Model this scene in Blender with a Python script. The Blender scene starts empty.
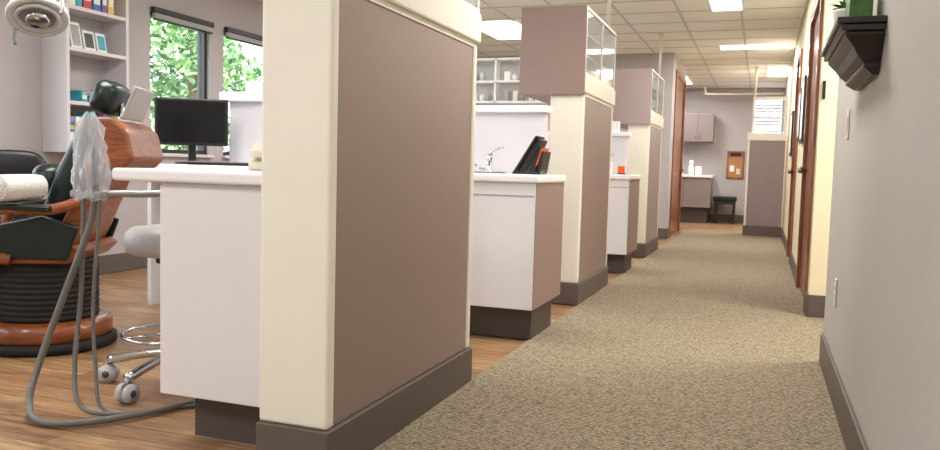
import bpy, bmesh, math, random
from mathutils import Vector, Matrix, noise
random.seed(7)
S = bpy.context.scene
S.view_settings.view_transform = 'Standard'
S.view_settings.exposure = 0.28

# ---------------------------------------------------------------- materials
def lin(c):
    return tuple(((v/255)/12.92 if v/255 <= 0.04045 else (((v/255)+0.055)/1.055)**2.4) for v in c)
def mat(name, rgb, rough=0.5, metal=0.0, var=0.06, nscale=6.0, bump=0.0, bscale=80.0, coat=0.0):
    m = bpy.data.materials.new(name); m.use_nodes = True
    nt = m.node_tree; N = nt.nodes; L = nt.links
    b = N['Principled BSDF']
    b.inputs['Roughness'].default_value = rough
    b.inputs['Metallic'].default_value = metal
    b.inputs['Coat Weight'].default_value = coat
    tc = N.new('ShaderNodeTexCoord')
    nz = N.new('ShaderNodeTexNoise'); nz.inputs['Scale'].default_value = nscale
    nz.inputs['Detail'].default_value = 4
    L.new(tc.outputs['Object'], nz.inputs['Vector'])
    cr = N.new('ShaderNodeValToRGB')
    c = lin(rgb)
    cr.color_ramp.elements[0].position = 0.3; cr.color_ramp.elements[1].position = 0.7
    cr.color_ramp.elements[0].color = tuple(max(0, v*(1-var)) for v in c)+(1,)
    cr.color_ramp.elements[1].color = tuple(min(1, v*(1+var)) for v in c)+(1,)
    L.new(nz.outputs['Fac'], cr.inputs['Fac'])
    L.new(cr.outputs['Color'], b.inputs['Base Color'])
    if bump > 0:
        n2 = N.new('ShaderNodeTexNoise'); n2.inputs['Scale'].default_value = bscale
        L.new(tc.outputs['Object'], n2.inputs['Vector'])
        bp = N.new('ShaderNodeBump'); bp.inputs['Strength'].default_value = bump
        bp.inputs['Distance'].default_value = 0.01
        L.new(n2.outputs['Fac'], bp.inputs['Height']); L.new(bp.outputs['Normal'], b.inputs['Normal'])
    return m
def emis(name, rgb, st):
    m = bpy.data.materials.new(name); m.use_nodes = True
    b = m.node_tree.nodes['Principled BSDF']
    b.inputs['Base Color'].default_value = (.9,.9,.9,1)
    b.inputs['Emission Color'].default_value = lin(rgb)+(1,)
    b.inputs['Emission Strength'].default_value = st
    return m
def clear(name, rgb, tr=0.85, rough=0.05):
    m = bpy.data.materials.new(name); m.use_nodes = True
    nt = m.node_tree; N = nt.nodes; L = nt.links
    b = N['Principled BSDF']; b.inputs['Base Color'].default_value = lin(rgb)+(1,)
    b.inputs['Roughness'].default_value = rough
    t = N.new('ShaderNodeBsdfTransparent'); mx = N.new('ShaderNodeMixShader')
    mx.inputs[0].default_value = tr
    L.new(b.outputs[0], mx.inputs[1]); L.new(t.outputs[0], mx.inputs[2])
    L.new(mx.outputs[0], N['Material Output'].inputs['Surface'])
    return m

def wood_floor():
    m = bpy.data.materials.new('oak_plank_floor'); m.use_nodes = True
    nt = m.node_tree; N = nt.nodes; L = nt.links; b = N['Principled BSDF']
    tc = N.new('ShaderNodeTexCoord')
    br = N.new('ShaderNodeTexBrick'); br.inputs['Scale'].default_value = 1.0
    br.inputs['Brick Width'].default_value = 1.1; br.inputs['Row Height'].default_value = 0.13
    br.inputs['Mortar Size'].default_value = 0.002
    br.inputs['Color1'].default_value = lin((184,148,110))+(1,)
    br.inputs['Color2'].default_value = lin((150,112,80))+(1,)
    br.inputs['Mortar'].default_value = lin((92,66,46))+(1,)
    L.new(tc.outputs['Object'], br.inputs['Vector'])
    mp = N.new('ShaderNodeMapping'); mp.inputs['Scale'].default_value = (1.2, 14, 1)
    L.new(tc.outputs['Object'], mp.inputs['Vector'])
    nz = N.new('ShaderNodeTexNoise'); nz.inputs['Scale'].default_value = 3; nz.inputs['Detail'].default_value = 8
    nz.inputs['Distortion'].default_value = 1.2
    L.new(mp.outputs[0], nz.inputs['Vector'])
    cr = N.new('ShaderNodeValToRGB'); cr.color_ramp.elements[0].position = .38; cr.color_ramp.elements[1].position = .62
    cr.color_ramp.elements[0].color = (.45,.4,.35,1); cr.color_ramp.elements[1].color = (1.1,1.08,1.05,1)
    L.new(nz.outputs['Fac'], cr.inputs['Fac'])
    mx = N.new('ShaderNodeMixRGB'); mx.blend_type = 'MULTIPLY'; mx.inputs[0].default_value = .8
    L.new(br.outputs['Color'], mx.inputs[1]); L.new(cr.outputs[0], mx.inputs[2])
    L.new(mx.outputs[0], b.inputs['Base Color']); b.inputs['Roughness'].default_value = .36
    return m
def carpet():
    m = bpy.data.materials.new('loop_carpet'); m.use_nodes = True
    nt = m.node_tree; N = nt.nodes; L = nt.links; b = N['Principled BSDF']
    tc = N.new('ShaderNodeTexCoord')
    mp = N.new('ShaderNodeMapping'); mp.inputs['Scale'].default_value = (95, 150, 1)
    mp.inputs['Rotation'].default_value = (0,0,.12)
    L.new(tc.outputs['Object'], mp.inputs['Vector'])
    vo = N.new('ShaderNodeTexVoronoi'); vo.inputs['Scale'].default_value = 1.0
    L.new(mp.outputs[0], vo.inputs['Vector'])
    nz = N.new('ShaderNodeTexNoise'); nz.inputs['Scale'].default_value = 55; nz.inputs['Detail'].default_value = 5
    L.new(tc.outputs['Object'], nz.inputs['Vector'])
    wv = N.new('ShaderNodeTexWave'); wv.bands_direction = 'Y'; wv.inputs['Scale'].default_value = 18
    wv.inputs['Distortion'].default_value = 3.0; wv.inputs['Detail'].default_value = 3; wv.inputs['Detail Scale'].default_value = 6
    L.new(tc.outputs['Object'], wv.inputs['Vector'])
    a = N.new('ShaderNodeMath'); a.operation = 'MULTIPLY_ADD'; a.inputs[1].default_value = .4
    L.new(nz.outputs['Fac'], a.inputs[0])
    w2 = N.new('ShaderNodeMath'); w2.operation='MULTIPLY'; w2.inputs[1].default_value=.3
    L.new(wv.outputs['Fac'], w2.inputs[0]); L.new(w2.outputs[0], a.inputs[2])
    a2 = N.new('ShaderNodeMath'); a2.operation = 'MULTIPLY_ADD'; a2.inputs[1].default_value = .45
    L.new(vo.outputs['Distance'], a2.inputs[0]); L.new(a.outputs[0], a2.inputs[2])
    cr = N.new('ShaderNodeValToRGB'); e = cr.color_ramp.elements
    e[0].position = .28; e[1].position = .8
    e[0].color = lin((184,168,140))+(1,); e[1].color = lin((82,71,54))+(1,)
    L.new(a2.outputs[0], cr.inputs['Fac']); L.new(cr.outputs[0], b.inputs['Base Color'])
    b.inputs['Roughness'].default_value = .95
    bp = N.new('ShaderNodeBump'); bp.inputs['Strength'].default_value = .6; bp.inputs['Distance'].default_value = .006
    bp.invert = True
    L.new(a2.outputs[0], bp.inputs['Height']); L.new(bp.outputs[0], b.inputs['Normal'])
    return m
def grain(name, c1, c2, rough=.35, sc=(2,2,14), coat=.3):
    m = bpy.data.materials.new(name); m.use_nodes = True
    nt = m.node_tree; N = nt.nodes; L = nt.links; b = N['Principled BSDF']
    tc = N.new('ShaderNodeTexCoord'); mp = N.new('ShaderNodeMapping'); mp.inputs['Scale'].default_value = sc
    L.new(tc.outputs['Object'], mp.inputs['Vector'])
    nz = N.new('ShaderNodeTexNoise'); nz.inputs['Scale'].default_value = 2.5; nz.inputs['Detail'].default_value = 7
    nz.inputs['Distortion'].default_value = 1.5
    L.new(mp.outputs[0], nz.inputs['Vector'])
    cr = N.new('ShaderNodeValToRGB'); cr.color_ramp.elements[0].position=.3; cr.color_ramp.elements[1].position=.7
    cr.color_ramp.elements[0].color = lin(c1)+(1,); cr.color_ramp.elements[1].color = lin(c2)+(1,)
    L.new(nz.outputs['Fac'], cr.inputs['Fac']); L.new(cr.outputs[0], b.inputs['Base Color'])
    b.inputs['Roughness'].default_value = rough; b.inputs['Coat Weight'].default_value = coat
    return m

M_FLOOR = wood_floor(); M_CARPET = carpet()
M_CREAM = mat('cream_paint', (236,231,217), .45, var=.015)
M_CREAMW = mat('cream_wall', (234,222,190), .7, var=.02, bump=.1, bscale=150)
M_MAUVE = mat('mauve_laminate', (146,123,116), .42, var=.03, nscale=60, bump=.04, bscale=300)
M_WHITE = mat('white_laminate', (226,223,226), .38, var=.012)
M_COUNTER = mat('white_counter', (240,239,242), .3, var=.01)
M_LAV = mat('pale_lavender_panel', (216,211,215), .5, var=.015)
M_WALL = mat('grey_wall_paint', (182,176,168), .75, var=.02, nscale=2, bump=.12, bscale=160)
M_WALLL = mat('lavender_wall_paint', (180,173,175), .75, var=.02, nscale=2, bump=.1, bscale=160)
M_BASE = mat('taupe_vinyl_base', (96,86,79), .5, var=.04)
M_KICK = mat('dark_toe_kick', (78,68,64), .55, var=.05)
M_CEIL = mat('ceiling_tile', (240,238,234), .9, var=.03, nscale=30, bump=.25, bscale=120)
M_TBAR = mat('ceiling_tbar', (200,198,194), .5)
M_LIGHT = emis('light_diffuser', (253,253,252), 2.8)
M_DOORW = grain('door_wood', (118,66,42), (158,98,66), sc=(3,3,1))
M_CHAIRW = grain('chair_shell_wood', (112,58,30), (164,92,52), sc=(2,2,9))
M_BLACK = mat('black_plastic', (22,22,24), .35, var=.1)
M_RUBBER = mat('black_rubber', (20,19,20), .7, var=.1)
M_UPH = mat('dark_green_vinyl', (18,34,31), .32, var=.1, bump=.1, bscale=60)
M_CHROME = mat('chrome', (205,207,210), .18, 1.0, var=.02)
M_STEEL = mat('brushed_steel', (160,162,165), .35, 1.0, var=.03)
M_GREYV = mat('grey_vinyl', (168,162,162), .45, var=.03)
M_GREYP = mat('grey_plastic', (150,150,154), .4, var=.03)
M_WHEEL = mat('light_grey_caster', (188,186,186), .4, var=.03)
M_DGREY = mat('dark_grey_plastic', (74,74,78), .4, var=.05)
M_HOSE = mat('grey_hose', (108,104,100), .45, var=.05)
M_TOWEL = mat('white_towel', (228,226,222), .95, var=.04, nscale=40, bump=.6, bscale=120)
M_SCREEN = mat('monitor_screen', (14,16,20), .18, var=.05)
M_DARKW = mat('dark_espresso_wood', (34,26,24), .35, var=.15)
M_PLATE = mat('almond_plate', (206,198,184), .4)
M_DARKF = mat('dark_window_frame', (40,38,40), .4)
M_FRAMEW = mat('white_window_frame', (205,203,208), .4)
M_GLASS = clear('window_glass', (220,230,235), .95, .03)
M_CAB_GLASS = clear('cabinet_glass', (214,220,220), .72, .06)
M_BAG = clear('plastic_bag', (225,230,236), .68, .12)
M_ORANGE = mat('orange_plastic', (226,98,30), .45)
M_BLUE = mat('blue_card', (50,110,185), .5, var=.25, nscale=50)
M_TEAL = mat('teal_card', (60,165,180), .5, var=.25, nscale=50)
M_PURP = mat('purple_card', (120,90,160), .5, var=.25, nscale=50)
M_REDC = mat('red_card', (190,60,60), .5, var=.25, nscale=50)
M_YEL = mat('yellow_card', (225,190,80), .5, var=.25, nscale=50)
M_GRNC = mat('green_card', (110,165,90), .5, var=.25, nscale=50)
M_PAPER = mat('white_paper', (236,236,234), .7, var=.03)
M_GREEN = mat('green_leaf', (64,110,44), .5, var=.3, nscale=30)
M_CORK = mat('cork', (176,128,84), .85, var=.15, nscale=80)
M_BEIGE = mat('beige_plastic', (214,206,190), .45)

# ---------------------------------------------------------------- builder
class B:
    def __init__(s, name):
        s.name = name; s.bm = bmesh.new(); s.mats = []
    def mi(s, m):
        if m not in s.mats: s.mats.append(m)
        return s.mats.index(m)
    def _tmp(s, t, m, smooth, M):
        i = s.mi(m)
        if M is not None: bmesh.ops.transform(t, matrix=M, verts=t.verts)
        bmesh.ops.recalc_face_normals(t, faces=t.faces)
        vm = {v: s.bm.verts.new(v.co) for v in t.verts}
        for f in t.faces:
            try: nf = s.bm.faces.new([vm[v] for v in f.verts])
            except ValueError: continue
            nf.material_index = i; nf.smooth = smooth
        t.free()
    def box(s, x0,x1,y0,y1,z0,z1, m, bev=0.0, M=None, seg=2):
        t = bmesh.new()
        bmesh.ops.create_cube(t, size=1)
        for v in t.verts:
            v.co = Vector(((x0+x1)/2+v.co.x*(x1-x0), (y0+y1)/2+v.co.y*(y1-y0), (z0+z1)/2+v.co.z*(z1-z0)))
        if bev > 0:
            bmesh.ops.bevel(t, geom=list(t.edges), offset=bev, segments=seg, profile=.5, affect='EDGES')
        s._tmp(t, m, False, M); return s
    def prism(s, pts, axis, a0, a1, m, bev=0.0, M=None, smooth=False):
        t = bmesh.new()
        def mk(p, a):
            if axis == 'x': return (a, p[0], p[1])
            if axis == 'y': return (p[0], a, p[1])
            return (p[0], p[1], a)
        A = [t.verts.new(mk(p, a0)) for p in pts]; C = [t.verts.new(mk(p, a1)) for p in pts]
        t.faces.new(A); t.faces.new(C[::-1])
        n = len(pts)
        for k in range(n): t.faces.new([A[k], A[(k+1)%n], C[(k+1)%n], C[k]])
        bmesh.ops.recalc_face_normals(t, faces=t.faces)
        if bev > 0: bmesh.ops.bevel(t, geom=list(t.edges), offset=bev, segments=3, profile=.5, affect='EDGES')
        s._tmp(t, m, smooth, M); return s
    def lathe(s, prof, c, m, seg=28, M=None, smooth=True):
        t = bmesh.new(); rings = []
        for r, z in prof:
            rings.append([t.verts.new((c[0]+r*math.cos(2*math.pi*k/seg), c[1]+r*math.sin(2*math.pi*k/seg), c[2]+z)) for k in range(seg)])
        for a, b in zip(rings, rings[1:]):
            for k in range(seg): t.faces.new([a[k], a[(k+1)%seg], b[(k+1)%seg], b[k]])
        t.faces.new(rings[0][::-1]); t.faces.new(rings[-1])
        s._tmp(t, m, smooth, M); return s
    def cyl(s, p0, p1, r0, m, r1=None, seg=16, smooth=True):
        r1 = r0 if r1 is None else r1
        p0 = Vector(p0); p1 = Vector(p1); d = p1-p0
        q = d.to_track_quat('Z','Y').to_matrix().to_4x4()
        M = Matrix.Translation(p0) @ q
        return s.lathe([(r0,0),(r1,d.length)], (0,0,0), m, seg, M, smooth)
    def tube(s, pts, r, m, seg=10, sub=8):
        P = [Vector(p) for p in pts]; out = []
        for i in range(len(P)-1):
            p0 = P[max(i-1,0)]; p1 = P[i]; p2 = P[i+1]; p3 = P[min(i+2,len(P)-1)]
            for k in range(sub):
                u = k/sub
                out.append(.5*((2*p1)+(-p0+p2)*u+(2*p0-5*p1+4*p2-p3)*u*u+(-p0+3*p1-3*p2+p3)*u**3))
        out.append(P[-1])
        t = bmesh.new(); rings = []; nrm = None
        for i, p in enumerate(out):
            T = (out[min(i+1,len(out)-1)]-out[max(i-1,0)]).normalized()
            if nrm is None:
                nrm = T.orthogonal().normalized()
            nrm = (nrm - T*nrm.dot(T)).normalized(); bn = T.cross(nrm)
            rings.append([t.verts.new(p+nrm*r*math.cos(2*math.pi*k/seg)+bn*r*math.sin(2*math.pi*k/seg)) for k in range(seg)])
        for a, b in zip(rings, rings[1:]):
            for k in range(seg): t.faces.new([a[k], a[(k+1)%seg], b[(k+1)%seg], b[k]])
        t.faces.new(rings[0][::-1]); t.faces.new(rings[-1])
        s._tmp(t, m, True, None); return s
    def ball(s, c, r, m, M=None, seg=20, power=1.0):
        t = bmesh.new()
        bmesh.ops.create_uvsphere(t, u_segments=seg, v_segments=seg//2+2, radius=1)
        for v in t.verts:
            co = v.co
            v.co = Vector([c[i]+r[i]*math.copysign(abs(co[i])**power, co[i]) for i in range(3)])
        s._tmp(t, m, True, M); return s
    def done(s, loc=(0,0,0), rz=0.0):
        me = bpy.data.meshes.new(s.name); s.bm.normal_update(); s.bm.to_mesh(me); s.bm.free()
        for m in s.mats: me.materials.append(m)
        o = bpy.data.objects.new(s.name, me); S.collection.objects.link(o)
        o.location = loc; o.rotation_euler = (0,0,rz)
        return o
def slab(name, *a):
    b = B(name); b.box(*a); return b.done()

# ---------------------------------------------------------------- room shell
H = 2.62
XW, XR = -5.0, 0.335
Y0, Y1 = -2.0, 16.5
XE = 2.2
slab('floor', XW, XE, Y0, Y1, -.1, 0.0, M_FLOOR)
slab('floor_carpet', -1.17, XE, Y0, 13.8, 0.0005, 0.006, M_CARPET)
slab('ceiling', XW-.15, XE+.12, Y0-.12, Y1+.12, H, H+.15, M_CEIL)
b = B('trim_ceiling_grid')
x = XR-.01-.61*9
while x < XE:
    if x > XW: b.box(x-.012, x+.012, Y0, Y1, H-.006, H-.0005, M_TBAR)
    x += .61
y = Y0+.3
while y < Y1:
    b.box(XW, XE, y-.012, y+.012, H-.0055, H-.0005, M_TBAR); y += .61
b.done()

wins = [(-1.4,1.4),(1.9,4.05),(5.6,6.40),(6.60,7.6),(8.6,10.8)]  # first and last windows are out of view, added to let in daylight
ZS, ZH = 1.0, 2.22
b = B('wall_west')
b.box(XW-.15, XW, Y0, Y1, 0, ZS, M_WALLL); b.box(XW-.15, XW, Y0, Y1, ZH, H, M_WALLL)
ys = [Y0]+[v for w in wins for v in w]+[Y1]
for i in range(0, len(ys), 2): b.box(XW-.15, XW, ys[i], ys[i+1], ZS, ZH, M_WALLL)
b.done()
for i, (a, c) in enumerate(wins):
    b = B('window_%d' % (i+1))
    t = .035
    b.box(XW-.12, XW-.04, a, a+t, ZS, ZH, M_DARKF); b.box(XW-.12, XW-.04, c-t, c, ZS, ZH, M_DARKF)
    b.box(XW-.12, XW-.04, a+t, c-t, ZS, ZS+t, M_DARKF); b.box(XW-.12, XW-.04, a+t, c-t, ZH-t, ZH, M_DARKF)
    if c-a > 1.2:
        mdy = (a+c)/2; b.box(XW-.11, XW-.05, mdy-.02, mdy+.02, ZS+t, ZH-t, M_DARKF)
    b.box(XW-.09, XW-.082, a+t, c-t, ZS+t, ZH-t, M_GLASS)
    b.box(XW-.03, XW+.04, a-.02, c+.02, ZS-.03, ZS-.001, M_FRAMEW, .004)
    b.done()
    b = B('window_blind' )
    b.box(XW+.003, XW+.05, a+.0, c-.0, 2.20, 2.25, M_DARKF, .006)
    for k in range(7): b.box(XW+.008, XW+.045, a+.02, c-.02, 2.158+k*.006, 2.161+k*.006, M_FRAMEW)
    b.box(XW+.008, XW+.045, a+.02, c-.02, 2.14, 2.153, M_DARKF, .003)
    b.done()

slab('wall_south', XW, XE, Y0-.12, Y0, 0, H, M_WALL)
b = B('wall_north')
nx0, nx1, nz0, nz1 = -.22, .32, 1.62, 2.42
b.box(XW, nx0, Y1, Y1+.12, 0, H, M_WALLL); b.box(nx1, XE, Y1, Y1+.12, 0, H, M_WALLL)
b.box(nx0, nx1, Y1, Y1+.12, 0, nz0, M_WALLL); b.box(nx0, nx1, Y1, Y1+.12, nz1, H, M_WALLL)
b.done()
b = B('window_north')
for xx in (nx0, nx1-.03): b.box(xx, xx+.03, Y1+.02, Y1+.09, nz0, nz1, M_FRAMEW)
for zz in (nz0, nz1-.03): b.box(nx0+.03, nx1-.03, Y1+.02, Y1+.09, zz, zz+.03, M_FRAMEW)
b.box(nx0+.03, nx1-.03, Y1+.05, Y1+.055, nz0+.03, nz1-.03, M_GLASS)
for k in range(12):
    z = nz0+.05+k*.062
    b.box(nx0+.035, nx1-.035, -.022, .022, -.001, .001, M_GREYV, 0, Matrix.Translation((0,Y1+.03,z)) @ Matrix.Rotation(-.75,4,'X'))
b.done()
slab('wall_northwest', XW, -1.24, 11.6, 11.72, 0, H, M_WALLL)
ZD1 = 2.36; ZD2 = 2.2; HC = .075
slab('wall_corridor_west', -1.36, -1.24, 11.72, 11.95, 0, H, M_WALLL)
slab('wall_corridor_west_header', -1.36, -1.24, 11.95, 13.42, ZD1+HC, H, M_WALLL)
slab('wall_corridor_west_end', -1.36, -1.24, 13.42, 13.5, 0, H, M_WALLL)
def door(name, x, y0, y1, side, ztop=2.36, dm=M_DOORW):
    b = B(name); p = .02*side; w = .09
    xs = sorted((x, x+p))
    for ya, yb in ((y0+.001, y0+w), (y1-w, y1-.001)): b.box(xs[0], xs[1], ya, yb, .007, ztop, dm, .003)
    b.box(xs[0], xs[1], y0+.001, y1-.001, ztop, ztop+HC-.002, dm, .003)
    xr = sorted((x-.001*side, x-.05*side))
    b.box(xr[0], xr[1], y0+.001, y0+w, .007, ztop, dm); b.box(xr[0], xr[1], y1-w, y1-.001, .007, ztop, dm)
    b.box(xr[0], xr[1], y0+.001, y1-.001, ztop, ztop+HC-.002, dm)
    xr = sorted((x-.01*side, x-.05*side))
    b.box(xr[0], xr[1], y0+w, y1-w, .01, ztop, dm)
    b.lathe([(.012,0),(.012,.03),(.028,.035),(.03,.055),(.018,.07)], (0,0,0), M_STEEL, 16,
            Matrix.Translation((x-.01*side, y1-w-.07, 1.0)) @ Matrix.Rotation(math.pi/2*side, 4, 'Y'))
    return b.done()
door('door_1', -1.24, 11.95, 13.42, 1, ZD1)

slab('wall_east', XR, XR+.12, Y0, 4.43, 0, H, M_WALL)
slab('wall_east_corner', XR, XR+.12, 5.81, 5.98, 0, H, M_CREAMW)
slab('wall_east_header', XR, XR+.12, 5.98, 7.35, ZD2+HC, H, M_CREAMW)
slab('wall_east_middle', XR, XR+.12, 7.35, 9.1, 0, H, M_CREAMW)
slab('wall_east_header_far', XR, XR+.12, 9.1, 10.1, ZD2+HC, H, M_CREAMW)
slab('wall_east_far', XR, XR+.12, 10.1, Y1, 0, H, M_CREAMW)
door('door_2', XR, 5.98, 7.35, -1, ZD2); door('door_3', XR, 9.1, 10.1, -1, ZD2)
slab('wall_side_hall_south', XR+.12, XE, 4.31, 4.43, 0, H, M_WALL)
slab('wall_side_hall_north', XR+.12, XE, 5.81, 5.93, 0, H, M_CREAMW)
slab('wall_side_hall_end', XE, XE+.12, Y0, Y1, 0, H, M_CREAMW)

def bb(name, segs):
    b = B(name)
    for s_ in segs: b.box(*s_, .0065, .155, M_BASE, .003)
    b.done()
bb('baseboard_east', [(XR-.014, XR-.001, Y0+.01, 4.42)])
bb('baseboard_east_far', [(XR-.014, XR-.001, 5.80, 5.97), (XR-.014, XR-.001, 7.36, 9.09), (XR-.014, XR-.001, 10.11, 13.15),(XR-.001, 1.9, 5.795, 5.809)])
bb('baseboard_side_hall', [(XR+.0, XE-.02, 4.431, 4.444)])
bb('baseboard_west', [(XW+.001, XW+.014, Y0+.01, 11.58)])
bb('baseboard_north', [(-3.0, XR-.02, Y1-.015, Y1-.001)])
bb('baseboard_northwest', [(XW+.02, -1.24, 11.585, 11.599)])
bb('baseboard_corridor_west', [(-1.239, -1.225, 11.6, 11.94)])

# ---------------------------------------------------------------- corridor partitions
def partition(y0, y1, box_w, panel=M_MAUVE, pole=True):
    xf, xb = -1.175, -1.416
    b = B('cubicle_partition')
    z1 = 1.48
    b.box(xb, xf-.012, y0+.012, y1-.012, .155, z1, M_CREAM)
    b.box(xb, xf, y0, y0+.045, .155, z1, M_CREAM, .012, seg=3)
    b.box(xb, xf, y1-.045, y1, .155, z1, M_CREAM, .012, seg=3)
    b.box(xf-.012, xf-.005, y0+.048, y1-.048, .162, z1-.004, panel)
    b.box(xf-.0121, xf-.001, y0+.044, y1-.044, z1-.02, z1, M_CREAM)
    b.box(xb-.0, xf+.012, y0-.012, y1+.008, z1, 1.605, M_CREAM, .008)
    b.box(xb+.0, xf+.010, y0-.012, y1+.008, .0065, .155, M_BASE, .004)
    zt = 2.07
    xl = xf-box_w
    b.box(xl, xf+.004, y0-.03, y0-.002, 1.465 if box_w>.3 else 1.606, zt, panel, .003)
    b.box(xl, xf, y1-.025, y1, 1.606, zt, M_CREAM)
    b.box(xl, xf, y0, y1-.025, zt-.012, zt, M_CAB_GLASS)
    b.box(xl+.005, xf-.02, y0, y0+.004, 1.606, zt-.025, M_PAPER)
    if box_w > .3:
        b.box(xl, xb-.001, y0, y1, 1.47, 1.49, panel)
        b.box(xl, xl+.018, y0, y1-.02, 1.49, zt-.025, M_PAPER)
    else:
        b.box(xl, xl+.01, y0, y1-.025, 1.606, zt-.025, M_CAB_GLASS)
    for zz in (1.75, 1.9): b.box(xl+.02, xf-.03, y0+.004, y1-.026, zz, zz+.012, M_WHITE)
    b.box(xf-.012, xf-.004, y0+.02, y1-.03, 1.62, zt-.03, M_CAB_GLASS)
    for zz in (1.606, zt-.02): b.box(xf-.016, xf+.002, y0, y1-.0, zz, zz+.018, M_CREAM)
    ym = (y0+y1)/2
    for yy in (y0+.001, ym-.009, y1-.02): b.box(xf-.016, xf+.002, yy, yy+.018, 1.625, zt-.02, M_FRAMEW)
    if pole:
        b.cyl((xf-.05, y1-.09, zt), (xf-.05, y1-.09, H-.02), .016, M_CREAM)
        b.cyl((xf-.05, y1-.09, H-.03), (xf-.05, y1-.09, H-.007), .035, M_CREAM)
    return b.done()
partition(2.045, 3.284, .24, M_MAUVE)
partition(5.48, 6.62, .46, M_MAUVE)
partition(8.92, 10.05, .46, mat('mauve_laminate_light',(162,144,141),.4,var=.03))

b = B('end_partition')
ex0, ex1, ey = -.235, XR-.016, 13.2
b.box(ex0, ex1, ey+.01, ey+.2, .155, 1.48, M_CREAM)
b.box(ex0+.03, ex1-.01, ey, ey+.01, .16, 1.475, mat('mauve_grey_laminate',(142,128,128),.45,var=.03))
b.box(ex0-.0, ex0+.028, ey-.004, ey+.02, .155, 1.48, M_CREAM)
b.box(ex0-.01, ex1, ey-.012, ey+.21, 1.48, 1.6, M_CREAM, .006)
b.box(ex0-.01, ex1, ey-.012, ey+.21, .0065, .155, M_BASE, .004)
b.box(ex0+.05, ex1, ey+.0, ey+.02, 2.1, 2.15, M_PAPER)
b.box(ex0+.05, ex1, ey+.0, ey+.02, 1.83, 1.85, M_PAPER)
for xx in (ex0+.05, ex1-.03): b.box(xx, xx+.03, ey, ey+.02, 1.6, 2.1, M_PAPER)
b.box(ex0+.08, ex1-.03, ey+.008, ey+.013, 1.6, 2.1, M_GLASS)
b.cyl((ex0+.07, ey+.01, 2.15), (ex0+.07, ey+.01, H-.007), .018, M_CREAM)
b.done()

# ---------------------------------------------------------------- front desk of first station
b = B('reception_cabinet')
b.box(-1.881, -1.42, 2.15, 3.2, .158, .872, M_WHITE, .004)
b.box(-1.80, -1.44, 2.23, 3.12, .0, .158, M_KICK)
b.box(-2.06, -1.418, 2.12, 3.28, .873, .916, M_COUNTER, .012, seg=3)
b.box(-1.93, -1.885, 2.5, 3.1, .80, .872, M_STEEL)
b.done()

b = B('desk_telephone')
Mp = Matrix.Translation((-1.74, 2.60, .917)) @ Matrix.Rotation(.5, 4, 'Z')
b.prism([(-.11,0),(.11,0),(.11,.075),(-.11,.03)], 'x', -.08, .08, M_BEIGE, .006, Mp)
b.box(-.075, -.025, -.1, .1, .065, .095, M_BEIGE, .012, Mp @ Matrix.Rotation(.2,4,'X'))
for i in range(3):
    for j in range(4): b.box(.0+i*.024, .016+i*.024, -.07+j*.026, -.052+j*.026, .05+.01*(j*.5), .058+.01*(j*.5), M_GREYP, 0, Mp)
b.done()

# ---------------------------------------------------------------- station cabinets (sink units) and desks
def station(y0, y1, xl=-1.9, desk=True):
    b = B('sink_cabinet')
    xf = -1.12
    b.box(xl, xf-.004, y0, y1, .19, .872, M_WHITE, .003)
    b.box(xf-.004, xf, y0+.004, y1-.004, .192, .872, M_MAUVE)
    b.box(xl+.05, xf-.04, y0+.12, y1-.06, .0065, .19, M_KICK)
    b.box(xl+.01, xf-.01, y0-.002, y0+.002, .800, .806, M_GREYP)
    b.box(xl-.0, xf+.012, y0-.02, y1+.0, .873, .918, M_COUNTER, .012, seg=3)
    cx, cy = -1.56, (y0+y1)/2-.04
    b.lathe([(.17,0),(.175,.006),(.16,.008),(.145,-.002)], (cx,cy,.918), M_STEEL, 28)
    b.done()
    f = B('sink_faucet')
    fx, fy = -1.57, y1-.10
    f.lathe([(.03,0),(.03,.012),(.018,.02),(.018,.09),(.022,.1),(.01,.115)], (fx,fy,.919), M_CHROME, 20)
    f.tube([(fx,fy,.985),(fx+.02,fy-.04,1.02),(fx+.05,fy-.11,1.03),(fx+.06,fy-.15,1.015),(fx+.06,fy-.155,.99)], .011, M_CHROME)
    f.tube([(fx,fy,1.03),(fx+.03,fy-.01,1.055),(fx+.10,fy-.05,1.075)], .008, M_CHROME)
    f.tube([(fx-.01,fy,.94),(fx-.06,fy,.945),(fx-.09,fy-.01,.97)], .008, M_CHROME)
    f.done()
    if desk:
        d = B('operatory_desk')
        d.box(-3.74, xl-.004, y0-.02, y1, .873, .918, M_COUNTER, .010)
        d.box(-2.5, xl-.01, y0+.03, y1-.02, .15, .872, M_WHITE, .003)
        d.box(-2.45, xl-.03, y0+.1, y1-.05, 0, .15, M_KICK)
        d.box(-3.72, -3.69, y0+.03, y1-.03, 0, .872, M_WHITE)
        d.done()
    p = B('low_divider')
    yb = y1+.02
    p.box(-3.55, -1.26, yb, yb+.08, .0, 1.29, M_LAV)
    p.box(-3.06, -1.24, yb-.03, yb+.12, 1.291, 1.335, M_COUNTER, .008)
    p.box(-3.55, -3.06, yb, yb+.08, 1.29, 1.36, M_LAV)
    p.box(-3.6, -3.0, yb-.06, yb+.16, 1.361, 1.43, M_COUNTER, .01)
    p.done()
station(4.11, 4.74); station(7.3, 7.92)
slab('supply_box', -3.4, -3.12, 4.72, 4.86, 1.431, 1.50, M_PAPER, .01)

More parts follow.
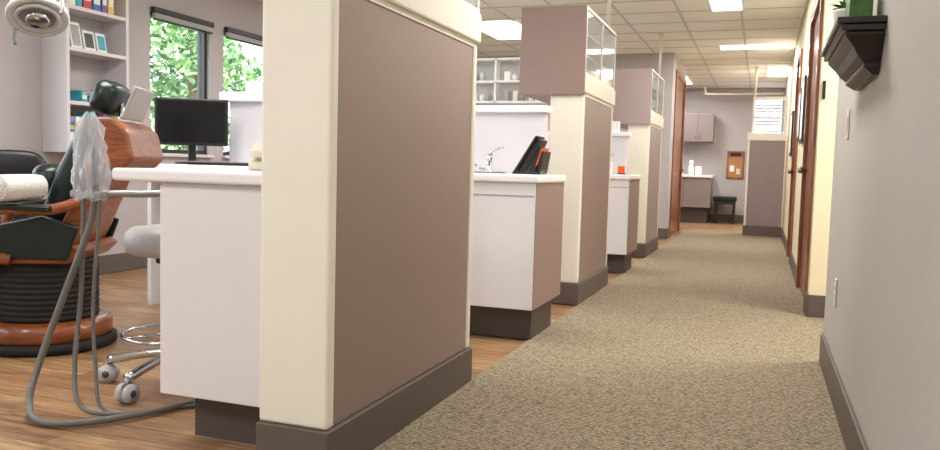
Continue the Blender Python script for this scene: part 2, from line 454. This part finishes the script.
b = B('computer_monitor')
b.lathe([(.11,0),(.11,.012),(.03,.02)], (0,0,0), M_BLACK, 28)
b.box(-.025,.025,-.0,.03,.015,.18, M_BLACK, .005)
b.box(-.235,.235,-.03,0,.125,.44, M_BLACK, .008)
b.box(-.215,.215,-.032,-.0295,.148,.42, M_SCREEN)
b.box(-.12,.12,0,.035,.18,.34, M_BLACK, .012)
b.done((-3.63, 4.46, .919), math.radians(33))
b = B('keyboard'); b.box(-.2,.2,-.06,.06,0,.018,M_BLACK,.004)
for i in range(13):
    for j in range(4): b.box(-.188+i*.029,-.164+i*.029,-.05+j*.025,-.03+j*.025,.018,.023,M_GREYP)
b.done((-3.2,4.22,.919), .4)
b = B('file_holder')
b.prism([(-.10,0),(-.085,0),(.045,.215),(.03,.215)], 'y', -.1,.1, M_BLACK, .003)
b.prism([(-.10,0),(.06,0),(.06,.012),(-.09,.012)], 'y', -.1,.1, M_BLACK, .002)
b.prism([(-.065,.013),(-.03,.013),(.065,.19),(.05,.20)], 'y', -.085,.085, M_BLACK, .001)
b.prism([(-.01,.013),(.03,.013),(.066,.15),(.06,.15)], 'y', -.08,.08, M_BLACK, .001)
b.prism([(.036,.05),(.043,.05),(.074,.15),(.068,.15)], 'y', -.095,.085, M_ORANGE, .001)
b.prism([(.048,0),(.062,0),(.082,.13),(.072,.13)], 'y', -.1,.1, M_BLACK, .002)
b.done((-1.235,4.44,.919), .05)
b = B('reminder_card_stand')
b.box(-.035,.035,-.006,.006,.006,.08,M_ORANGE,.002, Matrix.Rotation(-.15,4,'X'))
b.box(-.04,.04,-.03,.03,-.0,.008,M_BLACK,.002); b.done((-1.25,7.6,.919), .5)
b = B('soap_bottle')
b.lathe([(.03,0),(.032,.01),(.032,.11),(.012,.13),(.012,.15)],(0,0,0),M_PAPER,20); b.tube([(0,0,.15),(0,0,.18),(.04,0,.178)],.006,M_CHROME)
b.done((-1.34,7.45,.919))

b = B('shelf_hutch')
hx0, hx1, hy0, hy1, hz0, hz1 = -3.3, -1.95, 7.93, 8.07, 1.62, 2.08
for xx in (hx0,-2.65,hx1-.02): b.box(xx,xx+.02,hy0,hy1-.015,hz0,hz1,M_WHITE)
for xx in (hx0,hx1-.02): b.box(xx,xx+.02,hy0+.04,hy0+.08,1.431 if xx<-3.0 else 1.336,hz0,M_WHITE)
for zz in (hz0,1.83,hz1-.02): b.box(hx0,hx1,hy0,hy1-.015,zz,zz+.02,M_WHITE,.002)
b.box(hx0,hx1,hy1-.015,hy1-.008,hz0,hz1,M_CAB_GLASS)
b.done()
def bottles(zs, x0, x1, cols, skip):
    b = B('supply_bottles')
    for zz in zs:
        x = x0
        while x < x1:
            if not any(abs(x-w)<.06 for w in skip):
                h = random.uniform(.06,.15); r = random.uniform(.02,.033)
                if random.random()<.5: b.lathe([(r,0),(r,h*.75),(r*.45,h*.85),(r*.45,h)],(x,7.99,zz),random.choice(cols),12)
                else: b.box(x-r,x+r,7.95,8.03,zz,zz+h,random.choice(cols),.002)
            x += random.uniform(.07,.12)
    b.done()
bottles((1.641,1.851), -3.24, -2.0, [M_PAPER,M_GREYP,M_PAPER,M_BEIGE,M_TEAL,M_PAPER,M_FRAMEW,M_GREYP], (-2.64,))
bottles((1.336,), -2.9, -1.3, [M_PAPER,M_GREYP,M_GRNC,M_PAPER,M_PAPER,M_BEIGE], (-1.96,))

# ---------------------------------------------------------------- wall shelves with displays (west wall)
b = B('wall_shelf_unit')
sy0, sy1, sx = 4.49, 5.10, XW+.24
b.box(XW+.002, sx, sy0, sy0+.03, .98, 2.5, M_LAV, .002); b.box(XW+.002, sx, sy1-.03, sy1, .98, 2.5, M_LAV, .002)
b.box(XW+.002, XW+.015, sy0+.03, sy1-.03, .98, 2.5, M_WALLL)
for zz in (.98,1.33,1.72,2.02,2.47): b.box(XW+.015, sx-.003, sy0+.03, sy1-.03, zz, zz+.028, M_LAV, .002)
b.done()
def row(name, z, y0, y1, hs, mats, kind='box', step=(.04,.09)):
    b = B(name); y = y0; n = 0
    while y < y1:
        w = random.uniform(*step); h = random.uniform(*hs); m = mats[n % len(mats)]; n += 1
        if y+w > y1: break
        if kind == 'box':
            b.box(XW+.08, XW+.215, y, y+w-.006, z, z+h, m, .002)
            b.box(XW+.215, XW+.217, y+.008, y+w-.014, z+h*.25, z+h*.6, M_PAPER if m is not M_PAPER else M_TEAL)
            b.box(XW+.215, XW+.217, y+.008, y+w-.014, z+h*.7, z+h*.85, M_YEL if m is not M_YEL else M_REDC)
        elif kind == 'bottle':
            b.lathe([(w*.42,0),(w*.42,h*.7),(w*.18,h*.85),(w*.18,h)],(XW+.15,y+w/2,z),m,14)
        elif kind == 'frame':
            Mx = Matrix.Translation((XW+.17,y+w/2,z+.003)) @ Matrix.Rotation(-.2,4,'Y')
            b.box(-.008,.004,-w*.45,w*.45,0,h,M_PAPER,.002,Mx)
            b.box(.004,.006,-w*.33,w*.33,.02,h-.02,m,0,Mx)
        y += w + .006
    b.done()
row('product_boxes', 2.049, 4.53, 5.065, (.14,.26), [M_PAPER,M_TEAL,M_REDC,M_BLUE,M_PURP,M_YEL,M_TEAL], 'box', (.05,.09))
row('framed_cards', 1.749, 4.6, 5.065, (.14,.2), [M_GREYP,M_BLACK,M_TEAL,M_PAPER], 'frame', (.10,.13))
row('mouthwash_bottles', 1.359, 4.53, 4.64, (.17,.22), [M_BLUE,M_TEAL], 'bottle', (.05,.055))
row('sample_packets', 1.359, 4.65, 5.065, (.05,.11), [M_TEAL,M_BLUE,M_PAPER,M_REDC,M_BLUE,M_YEL], 'box', (.05,.08))
row('toothpaste_cartons', 1.009, 4.53, 5.065, (.16,.29), [M_BLUE,M_PAPER,M_REDC,M_TEAL,M_YEL,M_PURP,M_GRNC,M_BLUE], 'box', (.05,.09))

# ---------------------------------------------------------------- dental chair (head toward local +x)
b = B('dental_chair')
b.lathe([(.30,0),(.32,.01),(.32,.045),(.30,.055)], (0,0,0), M_RUBBER, 40)
b.lathe([(.29,.055),(.30,.06),(.30,.13),(.27,.145)], (0,0,0), M_CHAIRW, 40)
prof = [(.2,.145)]
for k in range(11):
    z = .147+k*.027; prof += [(.236,z+.004),(.239,z+.013),(.236,z+.022),(.231,z+.026)]
b.lathe(prof, (0,0,0), M_RUBBER, 36)
b.prism([(-.85,.46),(-.45,.44),(.2,.44),(.26,.5),(.22,.53),(.15,.47),(-.45,.475),(-.85,.5)], 'y', -.27,.27, M_CHAIRW, .008)
b.prism([(-.8,.5),(-.4,.48),(.12,.475),(.2,.54),(.14,.6),(.0,.57),(-.4,.575),(-.78,.58)], 'y', -.25,.25, M_UPH, .03, smooth=True)
b.prism([(-.86,.47),(-1.2,.36),(-1.21,.33),(-.86,.42)], 'y', -.2,.2, M_CHAIRW, .01)
b.prism([(-.84,.56),(-1.18,.44),(-1.21,.37),(-.86,.48)], 'y', -.19,.19, M_UPH, .03, smooth=True)
b.prism([(.08,.44),(.16,.44),(.24,.60),(.32,.80),(.385,.95),(.36,.99),(.28,.86),(.17,.66)], 'y', -.24,.24, M_CHAIRW, .015)
b.prism([(.06,.56),(.14,.6),(.18,.70),(.27,.92),(.35,1.10),(.31,1.15),(.22,1.08),(.12,.88),(.05,.68)], 'y', -.22,.22, M_UPH, .035, smooth=True)
b.prism([(.26,.84),(.34,.86),(.46,.90),(.50,.95),(.47,1.08),(.40,1.14),(.31,1.14),(.32,1.04),(.28,.93)], 'y', -.27,.27, M_CHAIRW, .02)
b.cyl((.36,0,1.08),(.36,0,1.22),.014,M_CHROME)
Mh = Matrix.Translation((.31,0,1.245)) @ Matrix.Rotation(math.radians(24),4,'Y')
b.ball((0,0,0),(.06,.15,.085),M_UPH,Mh,24,.6)
b.box(.0,.02,-.15,.15,-.1,.07,M_GREYV,.008,Matrix.Translation((.44,0,1.235)) @ Matrix.Rotation(math.radians(22),4,'Y'))
b.ball((.06,-.03,.84),(.08,.17,.075),M_UPH,None,24,.7)
for sy in (-1,1):
    pts = [(.26,sy*.28,.74),(.14,sy*.32,.70),(-.05,sy*.34,.70),(-.28,sy*.33,.66),(-.34,sy*.33,.58),(-.22,sy*.31,.50),(-.05,sy*.29,.46)]
    b.tube(pts,.026,M_CHAIRW,12)
    b.prism([(.16,.72),(-.05,.73),(-.28,.695),(-.31,.66),(-.28,.66),(-.05,.70),(.16,.69)],'y',sy*.34-.038,sy*.34+.038,M_UPH,.008)
    b.prism([(.2,.46),(.26,.62),(.1,.67),(-.12,.62),(-.2,.47)],'y',sy*.285-.012,sy*.285+.012,M_UPH,.01)
b.done((-3.36,3.04,0.0), math.radians(26))
b = B('towel_roll')
b.tube([(-.10,0,.065),(-.05,.0,.066),(.05,.005,.067),(.10,.01,.065)], .06, M_TOWEL, 18, 6)
for xx in (-.101,.101):
    for r in (.05,.035,.02): b.tube([(xx+ .0, r*math.cos(a), .065+r*math.sin(a)) for a in [k*math.pi/4 for k in range(8)]],.004,M_TOWEL,6,3)
b.done((-3.20,2.75,.735), math.radians(85))

b = B('dental_lamp')
lx, ly, lz = -3.36, 3.0, 1.62
b.tube([(lx-.25,ly+.15,H-.008),(lx-.25,ly+.15,2.2),(lx-.2,ly+.12,1.95),(lx-.08,ly+.04,1.80),(lx,ly,1.70)], .02, M_FRAMEW, 12)
b.cyl((lx-.25,ly+.15,H-.04),(lx-.25,ly+.15,H-.0005),.09,M_GREYP)
Ml = Matrix.Translation((lx,ly,lz)) @ Matrix.Rotation(math.radians(-24),4,'Y') @ Matrix.Rotation(math.radians(-22),4,'X')
b.lathe([(.05,.09),(.09,.085),(.125,.055),(.14,.01),(.135,-.005),(.12,.0),(.08,.02),(.02,.03)],(0,0,0),M_PAPER,32,Ml)
b.box(-.03,.03,-.045,.045,.05,.14,M_FRAMEW,.02,Ml)
b.lathe([(.045,-.03),(.055,-.02),(.05,.03)],(0,0,0),M_CHROME,24,Ml)
b.lathe([(.1,.0),(.105,-.012),(.085,-.014),(.08,.0)],(0,0,0),M_FRAMEW,28,Ml)
for sx_ in (-1,1):
    t_ = [Ml @ Vector(p) for p in ((sx_*.13,0,.03),(sx_*.165,0,.02),(sx_*.175,0,-.03),(sx_*.16,0,-.07))]
    b.tube(t_,.009,M_GREYP,10)
t_ = [Ml @ Vector(p) for p in ((-.12,-.02,.05),(-.08,0,.15),(.08,0,.15),(.12,.02,.05))]
b.tube(t_,.012,M_CHROME,10)
b.done()

def star_base(b, r=.27, col=M_CHROME, ang0=0, cr=.028, wheel=M_GREYP):
    for k in range(5):
        a = ang0+2*math.pi*k/5; ca, sa = math.cos(a), math.sin(a)
        b.tube([(0.03*ca,.03*sa,.135),(r*.5*ca,r*.5*sa,.125),(r*ca,r*sa,.095)],.019,col,10,4)
        b.cyl((r*ca,r*sa,.10),(r*ca,r*sa,.05),.010,M_STEEL)
        n = Vector((-sa,ca,0)); c = Vector((r*ca,r*sa,cr))
        for s_ in (-1,1): b.cyl(c+n*s_*.006, c+n*s_*.028, cr, wheel, seg=20)
        b.cyl(c-n*.03, c+n*.03, cr*.4, M_DGREY, seg=14)
        b.box(-.026,.026,-.006,.006,cr,.078,M_STEEL,.003,Matrix.Translation((r*ca,r*sa,0)) @ Matrix.Rotation(a,4,'Z'))
b = B('operator_stool')
star_base(b, r=.30, ang0=-1.55, cr=.038, wheel=M_WHEEL)
b.cyl((0,0,.10),(0,0,.3),.028,M_CHROME); b.cyl((0,0,.3),(0,0,.55),.018,M_STEEL)
b.cyl((0,0,.52),(0,0,.555),.09,M_BLACK)
b.lathe([(.18,.555),(.205,.565),(.215,.6),(.21,.64),(.185,.665),(.1,.675),(.0,.675)],(0,0,0),M_GREYV,36)
b.tube([(0.02,.0,.54),(.1,.05,.52),(.2,.08,.53)],.006,M_CHROME,8)
b.tube([(.22*math.cos(k*math.pi/6),.22*math.sin(k*math.pi/6),.22) for k in range(13)],.008,M_CHROME,8,3)
for k in range(3):
    a = k*2*math.pi/3; b.cyl((.02*math.cos(a),.02*math.sin(a),.22),(.22*math.cos(a),.22*math.sin(a),.22),.006,M_CHROME,seg=8)
b.done((-2.28,2.72,.0), 0)
b = B('assistant_stool')
star_base(b, r=.25, col=M_BLACK)
b.cyl((0,0,.09),(0,0,.5),.022,M_STEEL)
b.lathe([(.17,.5),(.2,.51),(.2,.56),(.17,.585),(0,.59)],(0,0,0),M_BLACK,30)
b.tube([(.0,.0,.49),(.18,.0,.49),(.25,0,.56),(.26,0,.75)],.012,M_BLACK,10)
b.ball((.25,0,.82),(.04,.21,.16),M_BLACK,None,22,.6)
b.done((-4.42,3.72,0), math.radians(-40))

b = B('suction_unit')
ax, ay = -2.33, 2.32
b.box(-2.05,-1.99,2.40,2.5,.845,.872,M_STEEL,.004)
b.tube([(-2.03,2.45,.85),(-2.12,2.42,.82),(-2.24,2.36,.815),(ax+.02,ay+.01,.815)],.013,M_STEEL,10)
b.box(ax-.10,ax+.05,ay-.022,ay+.022,.795,.825,M_GREYP,.008,None)
b.cyl((ax,ay,.8),(ax+.005,ay,.98),.016,M_DGREY,r1=.012)
b.cyl((ax-.05,ay,.8),(ax-.06,ay,.94),.012,M_STEEL,r1=.009)
b.tube([(ax+.005,ay,.98),(ax,ay,1.02),(ax-.03,ay,1.05)],.008,M_GREYP)
b.tube([(ax,ay,.81),(ax-.02,ay,.70),(ax-.10,ay-.04,.45),(ax-.16,ay-.10,.2),(ax-.13,ay-.18,.06),(ax-.02,ay-.24,.02),(ax+.12,ay-.20,.018),(ax+.25,ay-.01,.018),(ax+.34,ay+.26,.018)],.0125,M_HOSE,12)
b.tube([(ax-.05,ay,.81),(ax-.055,ay,.68),(ax-.07,ay,.42),(ax-.05,ay-.05,.18),(ax+.02,ay-.10,.05),(ax+.12,ay-.08,.016),(ax+.25,ay+.06,.014),(ax+.40,ay+.3,.014)],.009,M_HOSE,10)
b.tube([(ax+.03,ay,.81),(ax+.02,ay,.7),(ax-.01,ay,.4),(ax+.03,ay-.03,.16),(ax+.09,ay-.06,.03),(ax+.2,ay+.0,.012),(ax+.42,ay+.26,.012)],.007,M_HOSE,10)
t = bmesh.new(); seg = 56; rings = []
prof = [(.060,.79),(.058,.80),(.056,.82),(.060,.85),(.064,.89),(.062,.92),(.058,.95),(.056,.98),(.050,1.02),(.044,1.05),(.03,1.09),(.012,1.115)]
for r, z in prof:
    ring = []
    for k in range(seg):
        a = 2*math.pi*k/seg
        n = noise.noise(Vector((math.cos(a)*4, math.sin(a)*4, z*26)))
        rr = r*(1+.45*n)
        ring.append(t.verts.new((ax-.02+rr*1.15*math.cos(a), ay+rr*.75*math.sin(a), z+.014*n)))
    rings.append(ring)
for a_, c_ in zip(rings, rings[1:]):
    for k in range(seg): t.faces.new([a_[k], a_[(k+1)%seg], c_[(k+1)%seg], c_[k]])
b._tmp(t, M_BAG, False, None)
b.done()

# ---------------------------------------------------------------- right wall items
b = B('wall_ledge_shelf')
wy0, wy1 = 2.75, 3.52
def led(d0,d1,z0,z1): b.box(XR-d1, XR-.001, wy0+.14-d1, wy1-.14+d1, z0, z1, M_DARKW, .003)
led(0,.14,1.425,1.445); led(0,.128,1.405,1.425); led(0,.112,1.392,1.405)
def frustum(d0,d1,z0,z1):
    t = bmesh.new()
    def ring(d,z): return [t.verts.new(p) for p in ((XR-.001,wy0+.14-d,z),(XR-d,wy0+.14-d,z),(XR-d,wy1-.14+d,z),(XR-.001,wy1-.14+d,z))]
    A=ring(d0,z0); C=ring(d1,z1); t.faces.new(A); t.faces.new(C[::-1])
    for k in range(4): t.faces.new([A[k],A[(k+1)%4],C[(k+1)%4],C[k]])
    b._tmp(t, M_DARKW, False, None)
frustum(.05,.07,1.315,1.335); frustum(.07,.085,1.335,1.36); frustum(.085,.112,1.36,1.392); led(0,.05,1.30,1.315); frustum(.02,.045,1.28,1.30)
b.done()
b = B('potted_plant')
b.lathe([(.035,0),(.038,.005),(.05,.09),(.052,.1),(.045,.1)],(0,0,0),M_PAPER,24)
for k in range(60):
    a = random.uniform(0,2*math.pi); e = random.uniform(.2,1.4); l = random.uniform(.04,.07)
    d = Vector((math.cos(a)*math.cos(e), math.sin(a)*math.cos(e), math.sin(e)))
    p0 = Vector((0,0,.095))+d*.01; p1 = p0+d*l*.5; p2 = p0+d*l+Vector((0,0,-.01))
    n = d.cross(Vector((0,0,1))).normalized()*.012
    i = b.mi(M_GREEN); vs=[b.bm.verts.new(p) for p in (p0,p1+n,p2,p1-n)]; f=b.bm.faces.new(vs); f.material_index=i
b.done((XR-.075,3.2,1.446))
b = B('green_box_decor'); b.box(-.035,.035,-.07,.07,0,.14,M_GREEN,.004); b.box(-.037,.037,-.072,.072,.1,.115,M_PAPER,.002); b.done((XR-.06,2.98,1.446))
b = B('light_switch')
b.box(XR-.007,XR-.001,3.72,3.79,1.11,1.235,M_PLATE,.003); b.box(XR-.011,XR-.006,3.74,3.77,1.14,1.205,M_PLATE,.002); b.done()
b = B('wall_outlet')
b.box(XR-.007,XR-.001,3.83,3.90,.375,.50,M_PLATE,.003)
for zz in (.405,.45):
    b.box(XR-.010,XR-.006,3.848,3.882,zz,zz+.03,M_PLATE,.003)
b.done()
for yy, z0, z1, w in ((7.75,1.25,1.85,.45),(8.45,1.3,1.8,.4),(10.7,1.2,1.75,.5)):
    b = B('picture_frame')
    b.box(XR-.022,XR-.002,yy,yy+w,z0,z1,M_DARKW,.003); b.box(XR-.024,XR-.0215,yy+.04,yy+w-.04,z0+.04,z1-.04,M_PAPER); b.done()
b = B('wall_thermostat'); b.box(XR+.01,XR+.03,5.79,5.809,1.46,1.58,M_BLACK,.004); b.done()

# ---------------------------------------------------------------- far room
b = B('upper_cabinet')
M_MG = mat('grey_mauve_laminate',(138,124,123),.45,var=.03)
b.box(-1.50,-.92,16.1,16.498,1.56,2.1,M_MG,.004); b.box(-1.215,-1.209,16.095,16.1,1.57,2.09,M_KICK)
for xx in (-1.25,-1.18): b.cyl((xx,16.085,1.62),(xx,16.085,1.72),.006,M_STEEL,seg=8)
b.done()
b = B('vanity_counter')
b.box(-1.9,-.90,15.75,16.498,.3,.87,M_MG,.004); b.box(-1.92,-.88,15.72,16.498,.87,.92,M_COUNTER,.008)
b.box(-1.85,-.95,15.85,16.45,0,.3,M_KICK); b.box(-1.4,-1.395,15.745,15.75,.32,.85,M_KICK); b.done()
b = B('counter_appliance'); b.lathe([(.05,0),(.06,.02),(.05,.16),(.03,.2),(.05,.24),(.02,.28)],(0,0,0),M_PAPER,16); b.box(.08,.2,-.06,.06,0,.16,M_PAPER,.02); b.done((-1.3,16.05,.921))
b = B('bench_seat')
b.box(-.86,-.43,15.95,16.35,.43,.52,M_BLACK,.02)
b.box(-.84,-.45,15.97,16.33,.37,.43,M_DARKW)
for xx in (-.83,-.50):
    for yy in (15.98,16.28): b.box(xx,xx+.045,yy,yy+.045,0,.38,M_DARKW,.003)
b.done()
b = B('bulletin_board')
b.box(-.66,-.34,16.475,16.498,.86,1.4,M_DOORW,.004); b.box(-.63,-.37,16.472,16.476,.89,1.28,M_CORK)
b.box(-.6,-.52,16.469,16.473,1.0,1.12,M_PAPER); b.box(-.48,-.41,16.469,16.473,.95,1.06,M_BEIGE); b.box(-.6,-.4,16.469,16.473,1.3,1.37,M_DARKW); b.done()
b = B('ceiling_rail')
b.tube([(-1.1,16.0,H-.001),(-1.1,16.0,2.58),(-1.08,16.0,2.49),(-1.0,16.0,2.46),(0.0,16.0,2.46),(.3,16.0,2.46)],.018,M_CREAM,10); b.done()

# ---------------------------------------------------------------- ceiling lights
def fixture(x0,x1,y0,y1,pw):
    b = B('ceiling_light_panel')
    t=.02
    b.box(x0-t,x0,y0-t,y1+t,H-.016,H-.0062,M_WHITE); b.box(x1,x1+t,y0-t,y1+t,H-.016,H-.0062,M_WHITE)
    b.box(x0,x1,y0-t,y0,H-.016,H-.0062,M_WHITE); b.box(x0,x1,y1,y1+t,H-.016,H-.0062,M_WHITE)
    b.box(x0,x1,y0,y1,H-.012,H-.0062,M_LIGHT); b.done()
    l = bpy.data.lights.new('ceiling_lamp','AREA'); l.shape='RECTANGLE'; l.size=x1-x0; l.size_y=y1-y0
    l.energy=pw; l.color=(1,.98,.95)
    o = bpy.data.objects.new('ceiling_lamp', l); o.location=((x0+x1)/2,(y0+y1)/2,H-.02); S.collection.objects.link(o)
P=34
for f in [(-.56,-.27,7.45,8.65),(-.6,.26,11.05,11.35),(.0,.29,13.3,14.5),(-3.3,-2.7,8.8,10.0),
          (-.56,-.27,3.2,4.4),(-.56,-.27,-.6,.6),(-3.3,-2.7,2.4,3.6),(-3.3,-2.7,5.6,6.8),(-3.3,-2.7,-.8,.4),(-1.6,-1.3,14.4,15.6)]:  # this row: unseen panels, added to light the interior
    fixture(*f, P)
fixture(1.0,1.6,4.8,5.4,45)

# ---------------------------------------------------------------- outside
slab('ground_outside', -40,XW-.16,-25,45,-.3,-.12,mat('grass',(104,130,76),.9,var=.3,nscale=3))
M_LEAF = [mat('leaf_a',(104,148,84),.6,var=.3), mat('leaf_b',(160,192,134),.6,var=.2), mat('leaf_c',(62,104,60),.6,var=.3)]
M_BARK = mat('bark',(96,78,64),.9,var=.2,bump=.5)
def tree(x,y,h,r,n=3400):
    b = B('garden_tree')
    b.tube([(0,0,-.15),(.05,.02,h*.3),(-.04,.05,h*.6),(.02,0,h*.85)],.12,M_BARK,10)
    blobs=[]
    for k in range(14):
        a=random.uniform(0,6.28); rr=random.uniform(.1,r*.75); z=random.uniform(h*.2,h*.95)
        c=Vector((rr*math.cos(a),rr*math.sin(a),z)); blobs.append(c)
        b.tube([(0,0,z*.75),(c.x*.5,c.y*.5,z*.9),tuple(c)],.03,M_BARK,6,3)
    idx=[b.mi(m) for m in M_LEAF]
    for k in range(n):
        c=random.choice(blobs); d=Vector([random.gauss(0,1) for _ in range(3)]).normalized()*random.uniform(.2,.75)
        p=c+d; u=Vector([random.gauss(0,1) for _ in range(3)]).normalized(); v=u.orthogonal().normalized()
        s_=random.uniform(.06,.11)
        f=b.bm.faces.new([b.bm.verts.new(q) for q in (p-u*s_,p+v*s_*.5,p+u*s_,p-v*s_*.5)]); f.material_index=random.choice(idx)
    b.done((x,y,0))
for (x,y,h,r) in ((-10.2,9.4,4.6,1.5),(-10.2,12.6,4.4,1.6),(-12.5,15.5,5.0,1.8),(-13.0,12.4,4.6,1.8),(-9.8,5.0,4.6,1.5)):
    tree(x,y,h,r)
sun = bpy.data.lights.new('sun','SUN'); sun.energy=4.0; sun.angle=.02; sun.color=(1,.97,.9)
so = bpy.data.objects.new('sun',sun); so.rotation_euler=(math.radians(10),math.radians(48),0); S.collection.objects.link(so)
w = bpy.data.worlds.new('World'); S.world=w; w.use_nodes=True
bg=w.node_tree.nodes['Background']; bg.inputs[0].default_value=(.86,.93,1,1); bg.inputs[1].default_value=5.2

# ---------------------------------------------------------------- camera
psi=math.radians(19.92); th=math.atan(57.9/800); r=.027
F=Vector((-math.sin(psi)*math.cos(th), math.cos(psi)*math.cos(th), -math.sin(th)))
R0=Vector((math.cos(psi),math.sin(psi),0)); U0=R0.cross(F)
R=R0*math.cos(r)+U0*math.sin(r); U=U0*math.cos(r)-R0*math.sin(r)
cam=bpy.data.cameras.new('camera'); cam.sensor_width=36; cam.lens=800/940*36; cam.clip_start=.05; cam.clip_end=200
co=bpy.data.objects.new('camera',cam); S.collection.objects.link(co)
Mx=Matrix((R,U,-F)).transposed().to_4x4(); Mx.translation=Vector((0,0,.95)); co.matrix_world=Mx
S.camera=co
